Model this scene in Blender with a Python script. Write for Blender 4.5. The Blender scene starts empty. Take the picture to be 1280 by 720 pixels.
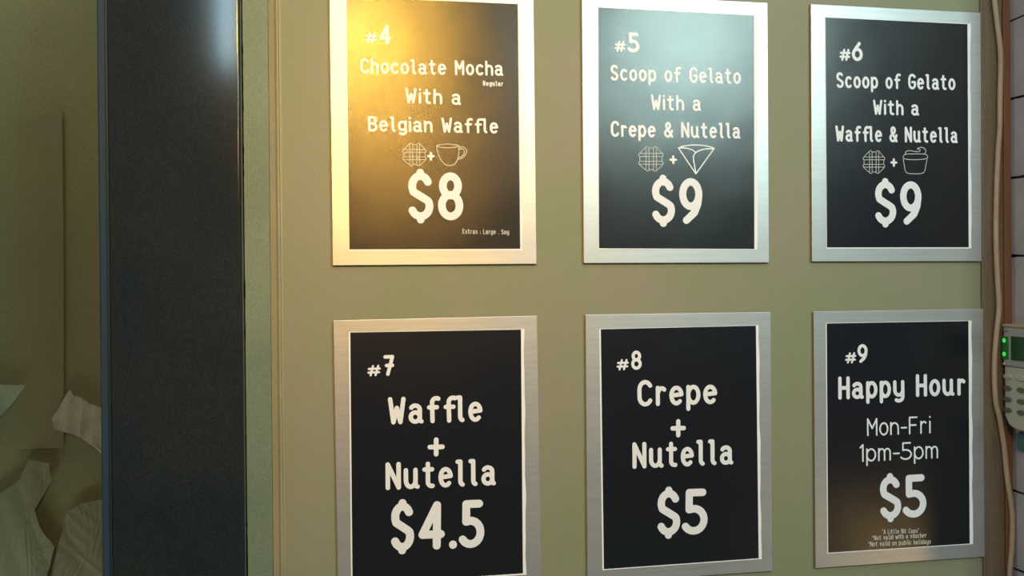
import bpy, math, random
import numpy as np
from mathutils import Vector

D = bpy.data
SC = bpy.context.scene
COL = SC.collection
rnd = random.Random(7)
ZH = 1.5                                    # height of the camera over the floor

# ------------------------------------------------------------------ camera
YAW, PITCH, ROLL, FPX = 0.16691413, -0.00446308, -0.00824548, 1078.04
CAM = np.array([0.0, -1.55, ZH])
_fw = np.array([math.sin(YAW)*math.cos(PITCH), math.cos(YAW)*math.cos(PITCH), math.sin(PITCH)])
_r = np.array([math.cos(YAW), -math.sin(YAW), 0.0])
_u = np.cross(_r, _fw)
_R = math.cos(ROLL)*_r + math.sin(ROLL)*_u
_U = -math.sin(ROLL)*_r + math.cos(ROLL)*_u
cd = D.cameras.new('camera'); cam = D.objects.new('camera', cd); COL.objects.link(cam)
cd.sensor_width = 36; cd.lens = 36*FPX/1280; cd.clip_start = .01
from mathutils import Matrix
cam.matrix_world = Matrix(((_R[0], _U[0], -_fw[0], CAM[0]), (_R[1], _U[1], -_fw[1], CAM[1]),
                           (_R[2], _U[2], -_fw[2], CAM[2]), (0, 0, 0, 1)))
SC.camera = cam

def at(x, y, Y=0.0):                        # photo measurement -> point on the upright plane at depth Y
    d = _fw*FPX + _R*(x-640) + _U*(360-y)
    return CAM + d*((Y-CAM[1])/d[1])
def atx(x, y, X):                           # same on the side wall's plane x = X
    d = _fw*FPX + _R*(x-640) + _U*(360-y)
    return CAM + d*((X-CAM[0])/d[0])

# ------------------------------------------------------------------ light
SC.view_settings.view_transform = 'Standard'; SC.view_settings.look = 'None'
SC.view_settings.gamma = 1; SC.view_settings.use_curve_mapping = False
SC.view_settings.exposure = 0.0
w = D.worlds.new('world'); SC.world = w; w.use_nodes = True
w.node_tree.nodes['Background'].inputs[0].default_value = (.66, .76, 1.0, 1)
w.node_tree.nodes['Background'].inputs[1].default_value = .13

def area(name, loc, target, sx, sy, power, col, shape='RECTANGLE', spread=180):
    l = D.lights.new(name, 'AREA'); l.shape = shape; l.size = sx
    if shape in ('RECTANGLE', 'ELLIPSE'): l.size_y = sy
    l.energy = power; l.color = col
    o = D.objects.new(name, l); COL.objects.link(o); o.location = loc
    l.spread = math.radians(spread); o.rotation_euler = (Vector(target)-Vector(loc)).to_track_quat('-Z', 'Y').to_euler()
    return o
# daylight from the shop front, high behind the photographer, and a warm pendant
area('window_light', (1.95, -3.5, ZH+1.50), (.7, 0, ZH+.1), .8, .75, 74, (.70, 1.0, .94))
area('pendant_light', (-.03, -2.3, ZH+1.10), (.02, 0, ZH+.25), .2, .2, 6.8, (1.0, .54, .06), 'DISK', 70)
area('pendant_light_far', (.14, -3.5, ZH+.80), (.0, 0, ZH+.1), .3, .3, 2.4, (1.0, .50, .08), 'DISK', 60)
area('counter_lamp', (1.78, -1.2, ZH-.95), (1.1, 0, ZH-.5), .14, .14, .09, (1.0, .62, .20), 'DISK', 60)
area('ceiling_tube', (.4, -1.5, ZH+1.9), (.5, -.1, ZH), 1.6, .3, 16, (.90, .95, 1.0))
area('far_tube', (-.52, -3.8, ZH+1.66), (-.3, 0, ZH+.2), .07, .7, 9, (.55, .85, 1.0))
area('recess_fill_low', (-1.0, .12, .25), (-.75, .42, ZH-.3), .9, .12, 14, (.95, 1.0, .88))  # added fill from below, evens out the recess; not a known fitting
area('recess_fill', (-1.0, .12, ZH+1.3), (-.75, .42, ZH-.2), .9, .12, 26, (1.0, .92, .70))  # added fill from above, brightens the interior behind the glass

# ------------------------------------------------------------------ materials
def mat(name, col, rough=.5, metal=0., col2=None, scale=8., contrast=(.35, .65), bump=0., bscale=60., spec=.5,
        stretch=(1, 1, 1), coat=0., emit=None, grain=0., wavy=0.):
    m = D.materials.new(name); m.use_nodes = True
    nt = m.node_tree; b = nt.nodes['Principled BSDF']
    b.inputs['Base Color'].default_value = (*col, 1)
    b.inputs['Roughness'].default_value = rough; b.inputs['Metallic'].default_value = metal
    b.inputs['Specular IOR Level'].default_value = spec
    b.inputs['Coat Weight'].default_value = coat
    tc = nt.nodes.new('ShaderNodeTexCoord'); mp = nt.nodes.new('ShaderNodeMapping')
    mp.inputs['Scale'].default_value = stretch
    nt.links.new(tc.outputs['Object'], mp.inputs[0])
    last = None
    if col2:
        n = nt.nodes.new('ShaderNodeTexNoise'); n.inputs['Scale'].default_value = scale; n.inputs['Detail'].default_value = 6
        nt.links.new(mp.outputs[0], n.inputs['Vector'])
        r = nt.nodes.new('ShaderNodeValToRGB')
        r.color_ramp.elements[0].position = contrast[0]; r.color_ramp.elements[1].position = contrast[1]
        r.color_ramp.elements[0].color = (*col, 1); r.color_ramp.elements[1].color = (*col2, 1)
        nt.links.new(n.outputs['Fac'], r.inputs[0]); last = r.outputs[0]
    if grain:
        g = nt.nodes.new('ShaderNodeTexNoise'); g.inputs['Scale'].default_value = 420; g.inputs['Detail'].default_value = 2
        nt.links.new(mp.outputs[0], g.inputs['Vector'])
        mr = nt.nodes.new('ShaderNodeMapRange'); mr.inputs[1].default_value = .3; mr.inputs[2].default_value = .7
        mr.inputs[3].default_value = 1-grain; mr.inputs[4].default_value = 1+grain
        nt.links.new(g.outputs['Fac'], mr.inputs[0])
        mx = nt.nodes.new('ShaderNodeVectorMath'); mx.operation = 'SCALE'
        if last: nt.links.new(last, mx.inputs[0])
        else: mx.inputs[0].default_value = col
        nt.links.new(mr.outputs[0], mx.inputs['Scale']); last = mx.outputs[0]
    if last: nt.links.new(last, b.inputs['Base Color'])
    if bump:
        n = nt.nodes.new('ShaderNodeTexNoise'); n.inputs['Scale'].default_value = bscale; n.inputs['Detail'].default_value = 5
        nt.links.new(mp.outputs[0], n.inputs['Vector'])
        bp = nt.nodes.new('ShaderNodeBump'); bp.inputs['Strength'].default_value = bump; bp.inputs['Distance'].default_value = (.05 if bscale < 510 else .10)/bscale
        nt.links.new(n.outputs['Fac'], bp.inputs['Height']); nt.links.new(bp.outputs[0], b.inputs['Normal'])
        if wavy:                                # gentle cockling of the sheet
            n2 = nt.nodes.new('ShaderNodeTexNoise'); n2.inputs['Scale'].default_value = 7; n2.inputs['Detail'].default_value = 1
            nt.links.new(mp.outputs[0], n2.inputs['Vector'])
            b2 = nt.nodes.new('ShaderNodeBump'); b2.inputs['Strength'].default_value = 1; b2.inputs['Distance'].default_value = wavy
            nt.links.new(n2.outputs['Fac'], b2.inputs['Height']); nt.links.new(b2.outputs[0], bp.inputs['Normal'])
    if emit:
        b.inputs['Emission Color'].default_value = (*emit[0], 1); b.inputs['Emission Strength'].default_value = emit[1]
    return m

M_wall = mat('painted_board', (.20, .225, .135), .6, col2=(.235, .222, .165), scale=4.5, contrast=(.35, .65), bump=.25, bscale=45, spec=.4, grain=.10)
M_plate = mat('brushed_aluminium', (.47, .48, .50), .40, metal=.75, col2=(.53, .53, .53), scale=26, stretch=(.5, 1, 6), bump=.06, bscale=160)
M_paper = mat('white_paper', (.78, .80, .86), .5)
M_print = mat('black_print', (.006, .007, .010), .23, bump=1.0, bscale=520, wavy=.0013, spec=.6, grain=.3)
M_ink = mat('unprinted_white', (.72, .74, .82), .42)
M_inkthin = mat('unprinted_white_line', (.50, .49, .49), .42)
M_black = mat('black_lacquered_steel', (.012, .017, .020), .13, col2=(.017, .022, .023), scale=5, spec=.4, grain=.3)
M_blue = mat('dark_blue_steel', (.020, .042, .070), .35, spec=.5, grain=.25)
M_green = mat('grey_green_paint', (.115, .165, .125), .55, col2=(.15, .20, .155), scale=5, bump=.2, bscale=50, grain=.15)
M_cream = mat('cream_paint', (.25, .24, .15), .5, col2=(.29, .27, .18), scale=7, grain=.10)
M_brown = mat('brown_timber', (.13, .10, .065), .7, col2=(.17, .135, .095), scale=9, stretch=(6, 6, .5), bump=.4, bscale=60, grain=.35)
M_red = mat('reddish_brown_timber', (.20, .105, .055), .7, col2=(.15, .075, .040), scale=9, stretch=(6, 6, .7), bump=.3, grain=.3)
M_tile = mat('lilac_grey_glaze', (.39, .41, .46), .5, col2=(.33, .36, .41), scale=14, bump=.3, bscale=70, grain=.15)
M_joint = mat('dark_joint', (.03, .03, .033), .9)
M_cable = mat('beige_cable_sheath', (.42, .36, .26), .5, col2=(.36, .29, .22), scale=12, grain=.1)
M_pad = mat('grey_beige_plastic', (.40, .45, .37), .5, grain=.12)
M_lid = mat('blue_grey_plastic', (.30, .34, .35), .45, grain=.12)
M_key = mat('dark_rubber_key', (.10, .12, .10), .6)
M_lcd = mat('green_lcd', (.005, .03, .012), .2, emit=((.02, .20, .05), .05))
M_lcdl = mat('green_lcd_edge', (.01, .08, .02), .3, emit=((.03, .35, .06), .10))
M_led = mat('green_led', (.05, .6, .1), .3, emit=((.10, .85, .12), .55))
M_ledw = mat('white_led', (.7, .6, .75), .3)
M_dark = mat('black_rubber_gap_shade', (.012, .013, .012), .9)  # gasket and pad black; on the gap backing it paints in shade
M_tan = mat('tan_board', (.185, .165, .11), .8, col2=(.15, .15, .10), scale=3, bump=.2, grain=.15)
M_card = mat('brown_card', (.150, .138, .098), .85, col2=(.17, .15, .10), scale=4, grain=.1)
M_sheet = mat('pale_crumpled_paper', (.34, .32, .36), .8, col2=(.27, .26, .29), scale=9)
M_sheet2 = mat('pale_green_paper', (.24, .28, .27), .8, col2=(.19, .22, .21), scale=9)
M_grey = mat('dull_grey', (.16, .16, .135), .95, col2=(.175, .175, .155), scale=7, grain=.1)
M_tank = mat('teal_plastic', (.06, .15, .16), .6)
M_floor = mat('grey_concrete', (.20, .19, .17), .8, col2=(.26, .25, .23), scale=3, bump=.3)
def glass_mat():
    m = D.materials.new('window_glass'); m.use_nodes = True; nt = m.node_tree
    for n in list(nt.nodes): nt.nodes.remove(n)
    o = nt.nodes.new('ShaderNodeOutputMaterial'); mx = nt.nodes.new('ShaderNodeMixShader')
    t = nt.nodes.new('ShaderNodeBsdfTransparent'); t.inputs[0].default_value = (.80, .84, .76, 1)
    g = nt.nodes.new('ShaderNodeBsdfGlossy'); g.inputs['Roughness'].default_value = .12
    f = nt.nodes.new('ShaderNodeFresnel'); f.inputs['IOR'].default_value = 1.5
    nt.links.new(f.outputs[0], mx.inputs[0]); nt.links.new(t.outputs[0], mx.inputs[1]); nt.links.new(g.outputs[0], mx.inputs[2])
    nt.links.new(mx.outputs[0], o.inputs[0]); return m
M_glass = glass_mat()

# ------------------------------------------------------------------ helpers
def link(name, verts, faces, m, parent=None, smooth=False):
    me = D.meshes.new(name); me.from_pydata([tuple(map(float, v)) for v in verts], [], faces)
    me.materials.append(m); me.update()
    if smooth: me.shade_smooth()
    o = D.objects.new(name, me); COL.objects.link(o)
    if parent: o.parent = parent
    return o
def boxv(x0, x1, y0, y1, z0, z1):
    v = [(x, y, z) for x in (x0, x1) for y in (y0, y1) for z in (z0, z1)]
    f = [(0, 1, 3, 2), (4, 6, 7, 5), (0, 4, 5, 1), (2, 3, 7, 6), (0, 2, 6, 4), (1, 5, 7, 3)]
    return v, f
def box(name, x0, x1, y0, y1, z0, z1, m, parent=None, bevel=0., seg=2):
    o = link(name, *boxv(min(x0, x1), max(x0, x1), min(y0, y1), max(y0, y1), min(z0, z1), max(z0, z1)), m, parent)
    if bevel:
        b = o.modifiers.new('b', 'BEVEL'); b.width = bevel; b.segments = seg; b.limit_method = 'NONE'
    return o
def extrude_profile(name, prof, z0, z1, m, parent=None, smooth=True):      # closed xy profile (counter-clockwise from above)
    n = len(prof); v = [(x, y, z0) for x, y in prof]+[(x, y, z1) for x, y in prof]
    f = [(i, (i+1) % n, n+(i+1) % n, n+i) for i in range(n)] + [tuple(range(n))[::-1], tuple(range(n, 2*n))]
    o = link(name, v, f, m, parent)
    if smooth:
        o.data.shade_smooth()
        e = o.modifiers.new('s', 'EDGE_SPLIT'); e.split_angle = math.radians(35)
    return o
def empty(name, loc, roty=0.):
    o = D.objects.new(name, None); o.empty_display_size = .05; COL.objects.link(o)
    o.location = loc; o.rotation_euler = (0, roty, 0); return o
def tag(o, label=None, cat=None, group=None, kind=None):
    if label: o['label'] = label
    if cat: o['category'] = cat
    if group: o['group'] = group
    if kind: o['kind'] = kind
    return o
def struct(o, label, cat): return tag(o, label, cat, kind='structure')

# ------------------------------------------------------------------ setting
YW = .007                                   # face of the painted wall (the plates' faces stand at y = 0)
TOP = ZH+1.45
XR = float(at(1262, 360, YW)[0])            # plane of the tiled side wall
X_wall0 = float(at(354.2, 360, YW)[0])
X_br0, X_br1 = float(at(1227.5, 360, YW-.004)[0]), float(at(1254.5, 360, YW-.004)[0])
struct(link('floor', [(-3, -5, 0), (3, -5, 0), (3, .8, 0), (-3, .8, 0)], [(0, 1, 2, 3)], M_floor), 'grey concrete floor below the menu wall', 'floor')
struct(box('wall_back', X_wall0, X_br0+.004, YW, YW+.12, 0, TOP, M_wall), 'olive beige painted wall board behind the six menu signs', 'wall')
struct(box('trim_1', X_br0, X_br1, YW-.004, YW+.12, 0, TOP, M_brown, bevel=.0015), 'rough brown timber strip between menu wall and tiled side wall', 'trim')
struct(box('trim_2', X_br1+.001, XR, YW-.007, YW+.12, 0, TOP, M_red, bevel=.002), 'narrow reddish brown bead in the corner by the tiles', 'trim')

# cream batten with a rounded bright edge
xb0, xb1 = float(at(338, 360, 0)[0]), float(at(351, 360, 0)[0])
pr = [(xb0, YW+.05), (xb0, .0052), (xb0+.001, .0046)]
pr += [(xb1-.008, .0042), (xb1-.007, .0036), (xb1-.0055, .0018), (xb1-.003, .0005)]
pr += [(xb1-.003+.003*math.sin(a), .0035-.003*math.cos(a)) for a in [i*math.pi/2/5 for i in range(1, 6)]]
pr += [(xb1, YW+.001), (X_wall0-.0001, YW+.001), (X_wall0-.0001, YW+.05)]
struct(extrude_profile('trim_3', pr, 0, TOP, M_cream), 'slim cream painted batten left of the menu wall board', 'trim')
xg0, xg1 = float(at(306.3, 360, .006)[0]), float(at(338, 360, .006)[0])
# green-grey strip, left edge chipped
def strip_edge(name, xl, xr_, y, m, chips):
    zs = [0.0]; z = 0.
    while z < TOP: z += .004+.02*rnd.random(); zs.append(min(z, TOP))
    v = []; f = []
    for z in zs:
        e = xl + (chips*rnd.random() if rnd.random() < .35 else chips*.15*rnd.random())
        v += [(e, y, z), (xr_, y, z), (e, y+.05, z), (xr_, y+.05, z)]
    for i in range(len(zs)-1):
        a = 4*i; b = a+4
        f += [(a, a+1, b+1, b), (a+2, a, b, b+2), (a+1, a+3, b+3, b+1), (a+3, a+2, b+2, b+3)]
    f += [(0, 2, 3, 1), (b, b+1, b+3, b+2)]
    return link(name, v, f, m)
struct(strip_edge('trim_4', xg0, xg1, .006, M_green, .0009), 'grey green painted strip beside the black column', 'trim')
struct(box('gap_shade_backing', float(at(124, 360, .05)[0]), X_wall0+.002, .064, .12, 0, TOP, M_dark), 'black backing painting in the gap shade behind the column and strips', 'wall')  # added box, coloured near-black for the shade in the gaps
# black column with rounded corners, front slightly crowned
xc0, xc1 = float(at(137, 360, -.02)[0]), float(at(303.6, 360, -.012)[0])
def arc(cx, cy, r, a0, a1, n): return [(cx+r*math.cos(math.radians(a0+(a1-a0)*i/n)), cy+r*math.sin(math.radians(a0+(a1-a0)*i/n))) for i in range(n+1)]
rc = .005; pr = [(xc0, .06), (xc0, -.016)]
pr += [(xc0+.002, -.020)]
pr += arc(xc1-rc, -.020+rc, rc, -90, 0, 10) + [(xc1, .06)]
struct(extrude_profile('trim_5', pr, 0, TOP, M_black), 'wide glossy black steel column left of the menu wall', 'column')

# ------------------------------------------------------------------ window at the far left
win = empty('window_1', (float(at(60, 360, .02)[0]), .02, 0)); struct(win, 'tall glass pane in a dark blue steel frame at the left', 'window')
wx = win.location.x
def L(x): return x-wx
xf0, xf1 = float(at(124.8, 360, -.004)[0]), float(at(137.3, 360, -.004)[0])
pr = [(L(xf0), .03), (L(xf0), -.022), (L(xf0)+.0015, -.0235), (L(xf1)-.0045, -.024), (L(xf1)-.004, -.0228), (L(xf1)-.0003, -.0228), (L(xf1)-.0003, .03)]
extrude_profile('frame_stile', pr, 0, TOP, M_blue, win)
box('gasket', L(xf0)-.0035, L(xf0)-.0001, -.012, .02, .02, TOP, M_dark, win)
box('frame_stile', L(-1.32), L(-1.28), -.024, .03, 0, TOP, M_blue, win, bevel=.002)
box('bottom_rail', L(-1.28), L(xf0), -.022, .028, 0, .10, M_blue, win, bevel=.002)
box('top_rail', L(-1.28), L(xf0), -.022, .028, TOP-.06, TOP, M_blue, win, bevel=.002)
box('glass_pane', L(-1.28), L(xf0)-.001, -.003, .003, .10, TOP-.06, M_glass, win)
struct(box('wall_rear', -1.8, .1, .42, .50, 0, TOP, M_tan), 'dim tan wall seen through the glass pane', 'wall')
struct(box('wall_left', -1.88, -1.8, -.02, .50, 0, TOP, M_tan), 'tan side wall of the recess behind the glass', 'wall')

def sheet(name, pts, Y, m, label, cat, amp=.006, group=None, seed=1, thick=.0006):
    # irregular crumpled sheet: subdivided outline, gentle folds across it
    r = random.Random(seed)
    P = [at(x, y, Y) for x, y in pts]
    c = sum(P)/len(P); ring = []
    for i in range(len(P)):
        a, b = P[i], P[(i+1) % len(P)]
        for k in range(6):
            q = a+(b-a)*(k/6); ring.append(q+np.array([r.uniform(-1, 1), 0, r.uniform(-1, 1)])*.0012*(k > 0)*(amp > .0005))
    k1, k2, k3 = [(r.uniform(-70, 70), r.uniform(-70, 70), r.uniform(0, 6)) for _ in range(3)]
    def hgt(x, z): return -.0012-amp*(1.5+abs(math.sin(x*k1[0]+z*k1[1]+k1[2]))+.7*math.sin(x*k2[0]+z*k2[1]+k2[2])-.6*abs(math.sin(x*k3[0]*1.7+z*k3[1]*1.7)))
    n = len(ring); rings = 8; v = []
    for j in range(rings):
        s_ = 1-j/rings
        for q in ring:
            d = (q-c)*s_; v.append((d[0], hgt(d[0], d[2]), d[2]))
    v.append((0, hgt(0, 0), 0)); f = []
    for j in range(rings-1):
        for i in range(n): f.append((j*n+i, (j+1)*n+i, (j+1)*n+(i+1) % n, j*n+(i+1) % n))
    for i in range(n): f.append(((rings-1)*n+i, rings*n, (rings-1)*n+(i+1) % n))
    o = link(name, v, f, m); o.location = (float(c[0]), Y, float(c[2]))
    s_ = o.modifiers.new('t', 'SOLIDIFY'); s_.thickness = thick; s_.offset = 0
    tag(o, label, cat, group); return o
YI = .4175
sheet('cardboard_sheet', [(22, 156), (78, 135), (80, 330), (80, 560), (20, 562)], YI, M_card, 'dim brown card with slanted top edge behind the glass pane', 'cardboard', .0002, seed=3)
sheet('paper_sheet', [(-24, 476), (8, 481), (34, 481), (20, 500), (0, 521), (-28, 548)], YI-.004, M_sheet2, 'pale greenish torn paper at the left edge behind the glass', 'paper', .002, seed=4)
sheet('paper_sheet', [(88, 487), (93, 494), (103, 496), (113, 505), (140, 511), (142, 580), (116, 556), (98, 545), (68, 535), (66, 524)], YI-.004, M_sheet, 'pale crumpled torn paper behind the glass beside the blue frame', 'paper', .0025, seed=5)
sheet('grey_patch', [(-30, 640), (0, 618), (26, 598), (36, 575), (62, 578), (66, 600), (40, 625), (52, 660), (70, 682), (60, 720), (40, 800), (-40, 800)], YI-.006, M_grey, 'dull grey cloth low behind the glass at the left', 'patch', .002, seed=6)  # irregular grey shape with gentle folds, set low behind the pane
sheet('grey_patch', [(84, 640), (104, 628), (140, 622), (150, 700), (150, 800), (50, 800), (70, 700)], YI-.006, M_grey, 'dull grey cloth low behind the glass beside the blue frame', 'patch', .002, seed=8)  # second grey shape of the same kind, nearer the frame

# ------------------------------------------------------------------ tiled side wall
wr = empty('wall_right', (XR, 0, 0)); struct(wr, 'lilac grey tiled side wall with dark joints', 'wall')
box('backing', .006, .10, -.336, YW+.12, 0, TOP, M_joint, wr)
zj = [float(atx(1265, y, XR)[2]) for y in (25.5, 123.5, 221, 318.5, 610.3, 709.5)]
pitch = (zj[0]-zj[5])/7
z0 = zj[0]
def tile_mesh(wd, ht, sd):
    r = random.Random(sd); nz = 2; ny = 8; v = []; f = []
    for j in range(nz+1):
        for i in range(ny+1):
            jy = (r.uniform(-.0015, .0015) if j in (0, nz) else 0)
            v.append((r.uniform(-.0004, .0004), -wd*i/ny, ht*j/nz+jy))
    for j in range(nz):
        for i in range(ny):
            a = j*(ny+1)+i; f.append((a, a+ny+1, a+ny+2, a+1)[::-1])
    # skirt
    edge = [i for i in range(ny+1)]+[j*(ny+1)+ny for j in range(1, nz+1)]+[nz*(ny+1)+i for i in range(ny-1, -1, -1)]+[j*(ny+1) for j in range(nz-1, 0, -1)]
    base = len(v)
    for e in edge: v.append((.009, v[e][1], v[e][2]))
    for k in range(len(edge)): f.append((edge[k], edge[(k+1) % len(edge)], base+(k+1) % len(edge), base+k))
    me = D.meshes.new('tile'); me.from_pydata(v, [], f); me.materials.append(M_tile); me.update(); return me
J = .0055; TW = .30
small = tile_mesh(.04-J, pitch-J, 9)
variants = [tile_mesh(TW-J, pitch-J, s) for s in range(4)]
kmin = -int(z0/pitch)
k = 0
zb = z0 - pitch*int(z0/pitch)
row = 0
while zb+pitch*row < TOP-.1:
    z = zb+pitch*row
    start = YW-.001 if row % 2 else YW-.001+.15
    for c in range(2):
        y1 = start-c*TW
        if c and start < YW: 
            me = small; y1 = YW-.001-.30
        elif c and start > YW: me = tile_mesh(.19-J, pitch-J, 40+row); y1 = YW-.001-.15
        else: me = variants[rnd.randrange(4)]
        if y1 > YW: # half tile at the corner
            me = tile_mesh(.15-J, pitch-J, 20+row); y1 = YW-.001
        t = D.objects.new('tile', me); COL.objects.link(t); t.parent = wr; t.location = (0, y1, z+J/2)
    row += 1

# ------------------------------------------------------------------ alarm keypad on the side wall
XF = XR-.026
def kz(y, x=1262): return float(atx(x, y, XF)[2])
def ky(x, y=450): return float(atx(x, y, XF)[1])
kp = empty('alarm_keypad', (XR, -.085, kz(525)))
tag(kp, 'grey alarm keypad with green display on the tiled side wall', 'keypad')
OX, OY, OZ = kp.location
y_far, y_near = -.008, -.178
def prism_x(name, poly, x0, x1, m, parent, bev=0.):     # poly in (y,z) seen from the room, extruded along x
    n = len(poly); v = [(x0-OX, y-OY, z-OZ) for y, z in poly]+[(x1-OX, y-OY, z-OZ) for y, z in poly]
    f = [tuple(range(n)), tuple(range(n, 2*n))[::-1]]+[(i, n+i, n+(i+1) % n, (i+1) % n) for i in range(n)]
    o = link(name, v, f, m, parent)
    import bmesh
    bm = bmesh.new(); bm.from_mesh(o.data); bmesh.ops.recalc_face_normals(bm, faces=bm.faces); bm.to_mesh(o.data); bm.free()
    if bev:
        b = o.modifiers.new('b', 'BEVEL'); b.width = bev; b.segments = 3
    return o
zt = kz(409); zm = kz(458); zbm = kz(527)
hz = .006
body = [(y_far, zm), (y_near, zm), (y_near, zbm+.006), (y_near+.012, zbm-.008), (y_near+.06, zbm-.014), (y_far-.03, zbm-.014), (y_far-.012, zbm-.008), (y_far, zbm+.010)]
prism_x('body', body, XF, XR, M_pad, kp, .004)
lid = prism_x('display_housing', [(y_far, zt), (y_near, zt), (y_near, zm), (y_far, zm)], XF-.002, XR, M_lid, kp, .003)
prism_x('top_ledge', [(y_far+.001, zt+.006), (y_near, zt+.006), (y_near, zt), (y_far+.001, zt)], XF-.003, XR, M_cable, kp, .0015)
XFD = XF-.002
# display
scr = prism_x('screen', [(ky(1265.5), kz(420)), (y_near+.02, kz(420)), (y_near+.02, kz(449.5)), (ky(1265.5), kz(449.5))], XFD-.0012, XFD+.001, M_lcd, kp, .0004)
def disc(name, y, z, ry, rz, x0, x1, m, parent, n=14):
    return prism_x(name, [(y+ry*math.cos(i*2*math.pi/n), z+rz*math.sin(i*2*math.pi/n)) for i in range(n)], x0, x1, m, parent, min(ry, rz)*.3)
prism_x('indicator_window', [(ky(1254.2), kz(421)), (ky(1262), kz(421)), (ky(1262), kz(449.5)), (ky(1254.2), kz(449.5))], XFD-.0008, XFD+.001, M_lcdl, kp, .0004)
for py in (426, 443): disc('indicator_light', ky(1257.2), kz(py), .0042, .0046, XFD-.003, XFD-.0006, M_led, kp)
disc('indicator_light', ky(1256.5), kz(455.3), .0024, .0024, XFD-.0015, XFD+.001, M_ledw, kp)
disc('indicator_light', ky(1259), kz(414), .006, .0012, XFD-.001, XFD+.001, M_key, kp)
for r_, py in enumerate((471, 485.5, 499.5, 513)):
    for c_ in range(4):
        yy = ky(1259.5)-.0365*c_; zz = kz(py)-.001*0
        disc('key', yy, zz, .0115, .0052, XF-.0022, XF+.001, M_key if r_ else M_pad, kp)
wrb = empty('utility_box', (XR, -.10, kz(560))); tag(wrb, 'teal plastic box on the side wall just below the keypad', 'box')
_OZ = OZ; OX, OY, OZ = wrb.location
prism_x('cover', [(-.018, kz(541)), (-.15, kz(541)), (-.15, kz(563)), (-.018, kz(563))], XR-.008, XR-.0005, M_tank, wrb, .003)

# ------------------------------------------------------------------ cable
cpts = [(1241.5, -25), (1243, 0), (1246.5, 30), (1250.3, 62), (1250.8, 85), (1250, 120), (1249.6, 160), (1247.6, 189), (1246, 225), (1245, 268), (1245, 304), (1246.8, 348),
        (1248.6, 384), (1245.5, 417), (1243.2, 450), (1243.2, 480), (1245.2, 505), (1249.5, 523), (1252.4, 540), (1255.5, 562), (1259, 598), (1264, 631), (1265.6, 653), (1264.5, 687), (1262.5, 714), (1261.5, 745)]
def catmull(P, n):
    out = []
    Q = [P[0]*2-P[1]]+list(P)+[P[-1]*2-P[-2]]
    for i in range(1, len(Q)-2):
        for k_ in range(n):
            t = k_/n
            out.append(.5*((2*Q[i])+(-Q[i-1]+Q[i+1])*t+(2*Q[i-1]-5*Q[i]+4*Q[i+1]-Q[i+2])*t*t+(-Q[i-1]+3*Q[i]-3*Q[i+1]+Q[i+2])*t**3))
    out.append(Q[-2]); return out
RC = .0050; YC = YW-.007-RC
W3 = [at(x, y, YC) for x, y in cpts]
for q in W3: q[0] = min(q[0], XR-RC-.001)
W3 = [np.array([W3[0][0]+d, YC, z]) for d, z in ((.006, TOP-.01), (.004, TOP-.35), (-.003, TOP-.7))]+W3+[np.array([W3[-1][0]+d, YC, z]) for d, z in ((-.003, .80), (-.006, .65), (.002, .35), (-.002, .01))]
path = catmull(W3, 6); v = []; f = []; ns = 10
for i, q in enumerate(path):
    t = (path[min(i+1, len(path)-1)]-path[max(i-1, 0)]); t /= np.linalg.norm(t)
    a = np.cross(t, (0, 1, 0)); a /= np.linalg.norm(a); b = np.cross(t, a)
    for s in range(ns):
        an = s*2*math.pi/ns; v.append(q+RC*(math.cos(an)*a+math.sin(an)*b))
for i in range(len(path)-1):
    for s in range(ns): f.append((i*ns+s, i*ns+(s+1) % ns, (i+1)*ns+(s+1) % ns, (i+1)*ns+s))
f += [tuple(range(ns))[::-1], tuple(range((len(path)-1)*ns, len(path)*ns))]
cb = link('cable', v, f, M_cable, smooth=True)
tag(cb, 'beige cable running down the brown timber strip past the keypad', 'cable')

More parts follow.
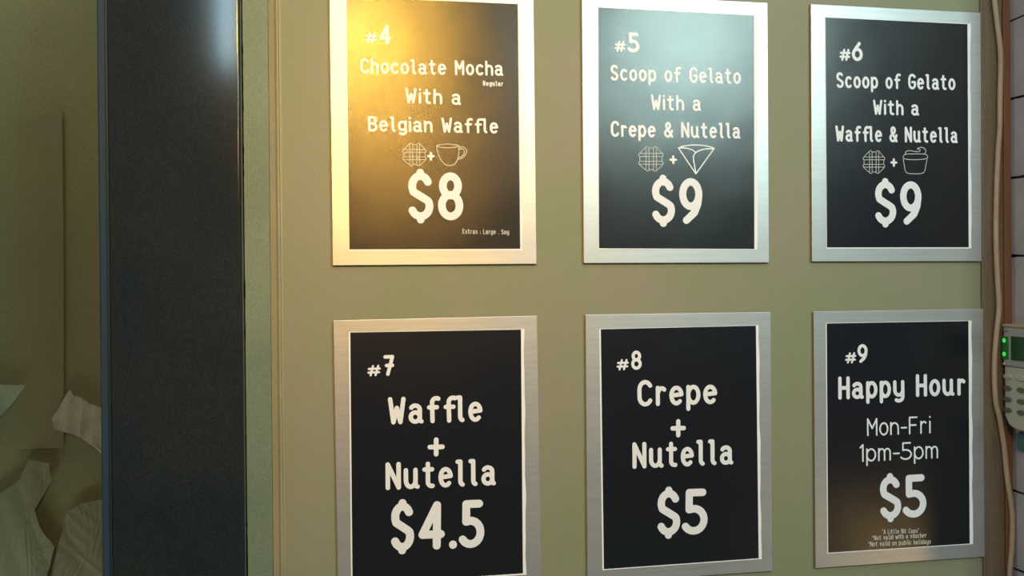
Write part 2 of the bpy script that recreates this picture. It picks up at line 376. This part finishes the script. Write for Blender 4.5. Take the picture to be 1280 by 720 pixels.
# ------------------------------------------------------------------ monoline lettering
def A(cx, cy, rx, ry, a0, a1, n=None):
    n = n or max(3, int(abs(a1-a0)/18))
    return [(cx+rx*math.cos(math.radians(a0+(a1-a0)*i/n)), cy+ry*math.sin(math.radians(a0+(a1-a0)*i/n))) for i in range(n+1)]
X = .72
G = {   # width, strokes (x 0..1 of width, y 0..1 of capital height)
 'a': (.50, [A(.42, .52, .42, .18, 150, 0)+[(.84, .16)]+A(1.0, .12, .16, .12, 180, 265), A(.42, .20, .42, .20, 0, 360)]),
 'b': (.48, [[(0, 1), (0, 0)], A(.5, X/2, .5, X/2, 0, 360)]),
 'c': (.46, [A(.55, X/2, .55, X/2, 48, 312)]),
 'd': (.48, [[(1, 1), (1, 0)], A(.5, X/2, .5, X/2, 0, 360)]),
 'e': (.48, [[(.04, .36), (1, .40)]+A(.5, .37, .5, .33, 5, 180)+A(.5, .35, .5, .35, 180, 312)]),
 'f': (.46, [A(.80, .80, .44, .20, 60, 180)+[(.40, 0)], [(.05, .60), (.86, .60)]]),
 'g': (.48, [A(.5, .38, .5, .32, 0, 360), [(1, X), (1, -.08)]+A(.5, -.08, .5, .17, 0, -140)]),
 'h': (.46, [[(0, 1), (0, 0)], A(.5, .42, .5, .28, 180, 0)+[(1, 0)]]),
 'i': (.14, [[(.5, X-.02), (.5, 0)], [(.5, .98), (.5, 1.0)]]),
 'j': (.2, [[(1, X), (1, -.2)]]),
 'k': (.44, [[(0, 1), (0, 0)], [(.9, X), (0, .3), (1, 0)]]),
 'l': (.34, [[(.0, 1), (.45, 1), (.45, .16)]+A(.95, .16, .5, .16, 180, 255)]),
 'm': (.62, [[(0, X), (0, 0)], A(.25, .46, .25, .24, 180, 0)+[(.5, 0)], A(.75, .46, .25, .24, 180, 0)+[(1, 0)]]),
 'n': (.46, [[(0, X), (0, 0)], A(.5, .40, .5, .30, 180, 0)+[(1, 0)]]),
 'o': (.48, [A(.5, X/2, .5, X/2, 0, 360)]),
 'p': (.48, [[(0, X), (0, -.27)], A(.5, X/2, .5, X/2, 0, 360)]),
 'r': (.40, [[(.15, X), (.15, 0)], A(.65, .42, .5, .28, 180, 50)]),
 's': (.42, [A(.5, .53, .42, .17, 40, 250)+A(.5, .18, .46, .18, 75, -140)]),
 't': (.44, [[(.38, .96), (.38, .16)]+A(.82, .16, .44, .16, 180, 280), [(0, X), (.85, X)]]),
 'u': (.52, [[(0, X), (0, .28)]+A(.42, .28, .42, .28, 180, 350)+[(.84, .24)], [(.84, X), (.84, .1)]+A(1.05, .08, .2, .08, 180, 260)]),
 'v': (.46, [[(0, X), (.5, 0), (1, X)]]),
 'w': (.60, [[(0, X), (.25, 0), (.5, .5), (.75, 0), (1, X)]]),
 'x': (.46, [[(0, X), (1, 0)], [(1, X), (0, 0)]]),
 'y': (.48, [[(0, X), (0, .32)]+A(.5, .32, .5, .28, 180, 360)+[(1, X)], [(1, X), (1, -.06)]+A(.5, -.06, .5, .2, 0, -130)]),
 'A': (.54, [[(0, 0), (.5, 1), (1, 0)], [(.2, .35), (.8, .35)]]),
 'B': (.50, [[(0, 0), (0, 1), (.45, 1)]+A(.45, .76, .48, .24, 90, -90)+[(0, .52)], [(.45, .52)]+A(.45, .26, .55, .26, 90, -90)+[(0, 0)]]),
 'C': (.48, [A(.56, .66, .56, .34, 30, 180)+A(.56, .34, .56, .34, 180, 330)]),
 'E': (.46, [[(1, 1), (0, 1), (0, 0), (1, 0)], [(0, .52), (.8, .52)]]),
 'F': (.46, [[(1, 1), (0, 1), (0, 0)], [(0, .52), (.85, .52)]]),
 'G': (.50, [A(.56, .66, .56, .34, 35, 180)+A(.54, .32, .54, .32, 180, 360)+[(1.04, .46), (.6, .46)]]),
 'H': (.48, [[(0, 0), (0, 1)], [(1, 0), (1, 1)], [(0, .50), (1, .50)]]),
 'L': (.42, [[(0, 1), (0, 0), (1, 0)]]),
 'M': (.54, [[(0, 0), (0, 1), (.5, .42), (1, 1), (1, 0)]]),
 'N': (.50, [[(0, 0), (0, 1), (1, 0), (1, 1)]]),
 'R': (.48, [[(0, 0), (0, 1), (.5, 1)]+A(.5, .75, .5, .25, 90, -90)+[(0, .5)], [(.45, .5), (1, 0)]]),
 'S': (.48, [A(.5, .76, .46, .24, 32, 210)+[(.15, .60), (.85, .40)]+A(.5, .25, .5, .25, 30, -148)]),
 'W': (.58, [[(0, 1), (.24, 0), (.5, .62), (.76, 0), (1, 1)]]),
 '1': (.22, [[(0, .84), (.8, 1), (.8, 0)]]),
 '4': (.56, [[(.78, 0), (.78, 1), (0, .28), (1, .28)]]),
 '5': (.50, [[(.9, 1), (.06, 1), (.06, .56), (.34, .58)]+A(.36, .29, .64, .29, 80, -145)]),
 '6': (.50, [[(.78, 1), (.30, .66)]+A(.5, .32, .5, .32, 155, 180)+A(.5, .32, .5, .32, 180, 540)]),
 '7': (.50, [[(.05, 1), (1, 1), (.38, 0)], [(.22, .50), (.98, .50)]]),
 '8': (.50, [A(.5, .76, .43, .24, 0, 360), A(.5, .27, .5, .27, 0, 360)]),
 '9': (.50, [A(.5, .68, .5, .32, 0, 360), [(1, .66), (.93, .42), (.72, .20), (.22, 0)]]),
 '$': (.50, [A(.5, .745, .46, .255, 25, 200)+[(.12, .60), (.86, .40)]+A(.5, .255, .5, .255, 25, -155), [(.5, 1), (.5, 1.08)], [(.5, 0), (.5, -.08)]]),
 '#': (.58, [[(.18, 0), (.42, 1)], [(.62, 0), (.88, 1)], [(.05, .70), (1, .70)], [(0, .30), (.94, .30)]]),
 '+': (.5, [[(.5, .22), (.5, .78)], [(0, .5), (1, .5)]]),
 '&': (.56, [[(1, 0), (.22, .66)]+A(.46, .80, .27, .20, 205, -20)+[(.62, .62), (.2, .42)]+A(.42, .24, .42, .24, 125, 290)+[(.8, .12), (1.0, .42)]]),
 '-': (.34, [[(0, .38), (1, .38)]]),
 '.': (.17, [[(.5, 0), (.5, .01)]]),
 ':': (.17, [[(.5, .05), (.5, .06)], [(.5, .5), (.5, .51)]]),
 '*': (.30, [[(.5, .70), (.5, 1)], [(.0, .77), (1, .93)], [(0, .93), (1, .77)]]),
 '"': (.20, [[(.1, .78), (.1, 1)], [(.9, .78), (.9, 1)]]),
}
GAP = {' ': .40}
from mathutils.geometry import delaunay_2d_cdt
def stroke_mesh(strokes, rad, V, F, y):
    # strokes in 2-D metres -> union of quads with round ends and corners, one clean flat mesh
    nd = 16 if rad > .0015 else 8
    K = 1000.; P = []; FF = []
    def poly(pts):
        b = len(P); P.extend(Vector((q[0]*K, q[1]*K)) for q in pts); FF.append(list(range(b, b+len(pts))))
    for s in strokes:
        s = [np.array(q, float) for q in s]
        s = [s[0]]+[b for a, b in zip(s, s[1:]) if np.linalg.norm(b-a) > 1e-7]
        if len(s) < 2: s = s+[s[0]+np.array([1e-5, 0])]
        closed = np.linalg.norm(s[0]-s[-1]) < 1e-6
        for i in range(len(s)):
            d0 = s[i]-s[i-1] if i else s[1]-s[0]
            d1 = s[i+1]-s[i] if i < len(s)-1 else d0
            d0 = d0/np.linalg.norm(d0); d1 = d1/np.linalg.norm(d1)
            poly([s[i]+rad*np.array([math.cos(2*math.pi*(k_+.5)/nd), math.sin(2*math.pi*(k_+.5)/nd)]) for k_ in range(nd)]) if (i in (0, len(s)-1) or d0@d1 < .97) else None
            if i < len(s)-1:
                nn = np.array([-d1[1], d1[0]])*rad
                e = d1*rad*.12*(i < len(s)-2)
                poly([s[i]-nn, s[i+1]-nn+e, s[i+1]+nn+e, s[i]+nn])
    vv, _e, ff, _ov, _oe, src = delaunay_2d_cdt(P, [], FF, 0, 1e-4)
    ff = [f for f, o_ in zip(ff, src) if len(o_)]
    b = len(V)
    V += [(q[0]/K, y, q[1]/K) for q in vv]
    F += [tuple(b+i for i in f) for f in ff]

class Sign:
    def __init__(s, e, cx, cz, t): s.e = e; s.c = np.array([cx, cz]); s.ct, s.st = math.cos(t), math.sin(t)
    def loc(s, p):                             # world x,z -> sign's own
        d = np.array([p[0], p[-1]])-s.c; return np.array([s.ct*d[0]+s.st*d[1], -s.st*d[0]+s.ct*d[1]])
    def px(s, x, y): return s.loc(at(x, y, -.0008))

def write(sg, name, text, xl, xr_, yl, yr, h, sr=.155, mat_=None, lay=0, gap=.09):
    """one line of print: outer pixel extents, baseline heights at both ends, capital height"""
    a, b = sg.px(xl, yl), sg.px(xr_, yr); hh = np.linalg.norm(sg.px((xl+xr_)/2, (yl+yr)/2-h)-sg.px((xl+xr_)/2, (yl+yr)/2))
    rad = sr*hh/2
    ux = (b-a); Wd = np.linalg.norm(ux); ux /= Wd; uz = np.array([-ux[1], ux[0]])
    adv = []; x = 0.
    for i, ch in enumerate(text):
        if ch == ' ': x += GAP[' ']; continue
        wdt = max(G[ch][0], sr); g_ = gap
        if ch == 'l' and i and text[i-1] == 'f': x -= gap*1.6
        adv.append((ch, x, wdt)); x += wdt+g_
    tot = x-gap
    k_ = Wd/tot; S = []
    for ch, x0, wdt in adv:
        gx0 = x0*k_+rad; gw = max(wdt*k_-2*rad, 0)
        for st in G[ch][1]:
            S.append([a+ux*(gx0+p*gw)+uz*(rad+q*(hh-2*rad)) for p, q in st])
    V = []; F = []
    stroke_mesh(S, rad, V, F, -.00100-.00004*lay)
    return link(name, V, F, mat_ or M_ink, sg.e)
def draw(sg, name, paths, wpx, mat_=None):
    S = [[sg.px(*q) for q in p] for p in paths]
    V = []; F = []; stroke_mesh(S, wpx*.00145/2, V, F, -.0010)
    return link(name, V, F, mat_ or M_inkthin, sg.e)

OUT = {4: (.1235, .2851, .0034, .1232, .2870, .0019), 5: (.5793, .2865, -.0007, .5796, .2872, -.0053), 6: (1.0346, .2877, -.0022, 1.0349, .2891, -.0002),
       7: (.1266, -.3089, .0085, .1238, -.3058, .0001), 8: (.5816, -.3066, -.0003, .5817, -.3070, .0054), 9: (1.0369, -.3067, .0010, 1.0332, -.3042, -.0001)}
LBL = {4: 'silver framed black sign #4 for chocolate mocha with a belgian waffle, glowing warm', 5: 'silver framed black sign #5 for gelato with a crepe, top middle',
       6: 'silver framed black sign #6 for gelato with a waffle, top right', 7: 'silver framed black sign #7 for a waffle at $4.5, bottom left',
       8: 'silver framed black sign #8 for a crepe at $5, bottom middle', 9: 'silver framed black sign #9 for happy hour Mon-Fri, bottom right'}
OW, OH, IW, IH = .36657, .49842, .30625, .44564
MARG = {4: (.001, .0045, .003, .0015), 5: (.001, .0065, .0015, .001), 6: (.001, .006, .0025, .0012), 7: (.0026, .0058, .003, .001), 8: (.0030, .0055, .002, .001), 9: (.002, .0068, .0018, .001)}
SG = {}
for n_ in range(4, 10):
    cx, cz, t, ix, iz, it = OUT[n_]
    e = empty('menu_sign', (cx, YW, cz+ZH), -t); tag(e, LBL[n_], 'sign')
    sg = Sign(e, cx, cz+ZH, t); SG[n_] = sg
    box('backing_plate', -OW/2, OW/2, -YW, -YW+.0035, -OH/2, OH/2, M_plate, e, bevel=.0009)
    for a, b in ((-1, -1), (1, -1), (-1, 1), (1, 1)):
        box('mounting_pad', a*(OW/2-.06)-.02, a*(OW/2-.06)+.02, -YW+.0035, 0, b*(OH/2-.06)-.02, b*(OH/2-.06)+.02, M_dark, e)
    # paper sheet with wavy right edge, then the black print, as rows
    ml, mr_, mb, mt_ = MARG[n_]; rr = random.Random(n_*11)
    ph = [rr.uniform(0, 6) for _ in range(3)]; rows = 40
    def corner(x, z):
        c_, s_ = math.cos(it), math.sin(it); return sg.loc((ix+c_*x-s_*z, iz+ZH+s_*x+c_*z))
    for nm, yb, l_, r_, b_, tp, wav, m_ in (('paper_sheet', -.0004, ml, mr_, mb, mt_, .0011, M_paper), ('printed_panel', -.0007, 0, 0, 0, 0, .0, M_print)):
        V = []; F = []
        for j in range(rows+1):
            z = -IH/2-b_+(IH+b_+tp)*j/rows
            wv = wav*(math.sin(z*38+ph[0])*.55+math.sin(z*83+ph[1])*.45)
            xl_, xr__ = -IW/2-l_, IW/2+r_+wv
            curl = -.0009*abs(math.sin(z*31+ph[2])) if wav else 0
            for xx, dy in ((xl_, 0), (IW/2-.0005, 0), (xr__, curl)):
                q = corner(xx, z); V.append((q[0], yb-YW+dy, q[1]))
        for j in range(rows):
            for c_ in range(2):
                a = 3*j+c_; F.append((a, a+1, a+4, a+3))
        o = link(nm, V, F, m_, e)
    # lettering is laid in the sign's own frame; shift to the wall origin
def W(n_, name, *a, **k):
    o = write(SG[n_], name, *a, **k); o.location.y = -YW; return o
def DR(n_, name, *a, **k):
    o = draw(SG[n_], name, *a, **k); o.location.y = -YW; return o

def waffle(n_, x0, x1, y0, y1):
    def P(u, v): return (x0+(x1-x0)*u, y0+(y1-y0)*v)
    o = [(.30, .02), (.36, .0), (.44, .06), (.60, .06), (.66, 0), (.74, .03), (.80, .12), (.98, .30), (1, .36), (.95, .42), (.95, .60), (1, .66), (.97, .74), (.72, .98), (.64, .99), (.58, .93), (.44, .93), (.38, 1), (.30, .96), (.03, .73), (0, .66), (.05, .60), (.05, .42), (0, .36), (.03, .29), (.30, .02)]
    L_ = [[P(*q) for q in o]]
    for u in (.30, .42, .60, .72): L_.append([P(u, .06), P(u, .94)])
    for v_ in (.28, .40, .60, .72): L_.append([P(.04, v_), P(.96, v_)])
    return DR(n_, 'waffle_drawing', L_, .8)
def CR(pts, n=5): return [tuple(q) for q in catmull([np.array(q, float) for q in pts], n)]

# sign 4
W(4, 'number', '#', 456.6, 471, 54, 54.5, 13.5, sr=.19); W(4, 'number', '4', 474.3, 488.3, 55, 55.5, 24, sr=.17)
W(4, 'lettering', 'Chocolate Mocha', 450.6, 629.2, 91.8, 94.9, 18.7)
W(4, 'lettering', 'Regular', 603.8, 629, 107.2, 107.8, 6.2, sr=.17)
W(4, 'lettering', 'With a', 506.7, 576.4, 128.8, 131.4, 19)
W(4, 'lettering', 'Belgian Waffle', 460.2, 622.9, 164.3, 167, 19)
waffle(4, 503.4, 532.8, 179, 207.5)
W(4, 'plus_mark', '+', 534, 543.4, 203.8, 203.9, 17.2, sr=.17)
DR(4, 'cup_drawing', [CR([(546, 182), (552, 180.6), (561, 180.2), (569, 181), (573.7, 182.2), (569, 184), (560, 184.7), (551, 184.2), (546, 182)]),
    CR([(546, 182.5), (547, 190), (551, 199.5), (556.5, 205.6), (562, 206.8), (568, 205.3), (572, 199), (573.3, 190), (573.7, 182.5)]),
    CR([(573.6, 184.3), (578, 183.4), (582, 186), (583.2, 190), (580.5, 195), (576, 198.2), (572.6, 198.8)]),
    CR([(573.8, 187), (577.5, 185.9), (580.2, 188.3), (580, 192), (576.8, 195.6), (573, 197)])], .95)
W(4, 'price', '$8', 509.8, 579.3, 275.2, 275.4, 60, sr=.160)
W(4, 'lettering', 'Extras : Large . Soy', 578, 636.3, 292.2, 293, 6.2, sr=.14, mat_=M_inkthin)
# sign 5
W(5, 'number', '#', 768.4, 782, 65, 65.3, 14, sr=.19); W(5, 'number', '5', 785.8, 799.4, 65.6, 66, 25, sr=.17)
W(5, 'lettering', 'Scoop of Gelato', 763, 926.2, 100.8, 105.2, 19.8)
W(5, 'lettering', 'With a', 813.7, 876.5, 137.5, 138.9, 19.4)
W(5, 'lettering', 'Crepe & Nutella', 763.6, 925.7, 171.1, 173.4, 19.8)
waffle(5, 798.2, 829.1, 183.2, 214)
W(5, 'plus_mark', '+', 837, 846.3, 208.2, 208.3, 17.2, sr=.17)
DR(5, 'crepe_drawing', [CR([(848, 185), (856, 182.4), (868, 181.3), (880, 182), (889, 183.9), (892.6, 185.6)]), [(892.6, 185.6), (869.8, 217.2), (848, 185)],
    CR([(848, 185), (857, 185.2), (865, 187.3), (869.5, 190.5)]), CR([(892.6, 185.8), (884, 186), (876, 187.6), (870, 190.5), (867, 195), (867.4, 203), (869, 212), (869.8, 217)])], 1.5, M_ink)
W(5, 'price', '$9', 814.4, 878.2, 279.8, 280, 57.5, sr=.162)
# sign 6
W(6, 'number', '#', 1049.5, 1063.4, 76, 76.2, 15, sr=.19); W(6, 'number', '6', 1064.9, 1078.5, 76.2, 76.5, 24, sr=.17)
W(6, 'lettering', 'Scoop of Gelato', 1045.4, 1194.3, 110, 112.8, 19.6)
W(6, 'lettering', 'With a', 1091.4, 1148.9, 143.6, 144.6, 19)
W(6, 'lettering', 'Waffle & Nutella', 1044.3, 1197.2, 177, 179, 20)
waffle(6, 1078.6, 1106, 188.2, 217)
W(6, 'plus_mark', '+', 1113, 1121.6, 211.5, 211.6, 16.8, sr=.17)
DR(6, 'cupcake_drawing', [CR([(1129, 199), (1130.5, 208), (1132, 214.5), (1136, 216.8), (1146, 217.3), (1153, 216.4), (1155.8, 213.5), (1157.5, 205), (1158.8, 199)]),
    CR([(1131, 193), (1128.8, 196), (1131, 198.6), (1140, 199.6), (1152, 199.2), (1158, 198), (1159.4, 195.6), (1157, 193), (1148, 192.4), (1136, 192.5), (1131, 193)]),
    CR([(1131.5, 192.5), (1132.5, 189.5), (1137, 188.3), (1143, 189.2), (1148, 189.6), (1150, 188.2), (1149.2, 186.4), (1146.4, 186.2)]),
    CR([(1146.4, 186.2), (1149, 184.6), (1153.5, 184.5), (1157, 187.5), (1157, 190), (1155.5, 192.4)])], .95)
W(6, 'price', '$9', 1093.2, 1152, 280.8, 281, 54.5, sr=.162)
# sign 7
W(7, 'number', '#', 459.4, 476.2, 470.6, 469.8, 14, sr=.19); W(7, 'number', '7', 479, 493, 470, 469.6, 26, sr=.17)
W(7, 'lettering', 'Waffle', 485, 603.2, 530.8, 527, 34, sr=.162)
W(7, 'plus_mark', '+', 534.3, 555.8, 578, 577.4, 38, sr=.155)
W(7, 'lettering', 'Nutella', 482, 620.2, 612.8, 606.6, 34.5, sr=.162)
W(7, 'price', '$4.5', 487.8, 605.4, 689.5, 684.3, 60.5, sr=.165, gap=.09)
# sign 8
W(8, 'number', '#', 770.8, 786, 463, 462.6, 14, sr=.19); W(8, 'number', '8', 789, 802.2, 462.4, 462, 24, sr=.17)
W(8, 'lettering', 'Crepe', 796.8, 896.6, 508.4, 505, 33, sr=.162)
W(8, 'plus_mark', '+', 838, 857.4, 553.8, 553.2, 36.5, sr=.155)
W(8, 'lettering', 'Nutella', 790.6, 916.8, 586.2, 580.6, 33, sr=.162)
W(8, 'price', '$5', 820.8, 884.4, 670.3, 667.6, 57.5, sr=.165)
# sign 9
W(9, 'number', '#', 1056.5, 1070.5, 454.6, 454, 14, sr=.19); W(9, 'number', '9', 1072.1, 1084.8, 453.8, 453.2, 23.4, sr=.17)
W(9, 'lettering', 'Happy Hour', 1047.8, 1207, 499.6, 494.2, 28.6, sr=.162)
W(9, 'lettering', 'Mon-Fri', 1083.8, 1164, 545.2, 541.8, 22.2, sr=.095)
W(9, 'lettering', '1pm-5pm', 1074.6, 1172.6, 577.6, 573, 22.2, sr=.095)
W(9, 'price', '$5', 1099.6, 1158.2, 650, 646, 54, sr=.165)
W(9, 'lettering', '"A Little Bit Cups"', 1102.7, 1148.4, 667.7, 666.1, 6, sr=.14, mat_=M_inkthin)
W(9, 'lettering', '*Not valid with a voucher', 1090.4, 1158.2, 675.6, 671.8, 6.2, sr=.14, mat_=M_inkthin)
W(9, 'lettering', '*Not valid on public holidays', 1085.6, 1163.5, 683.3, 679.8, 6.2, sr=.14, mat_=M_inkthin)
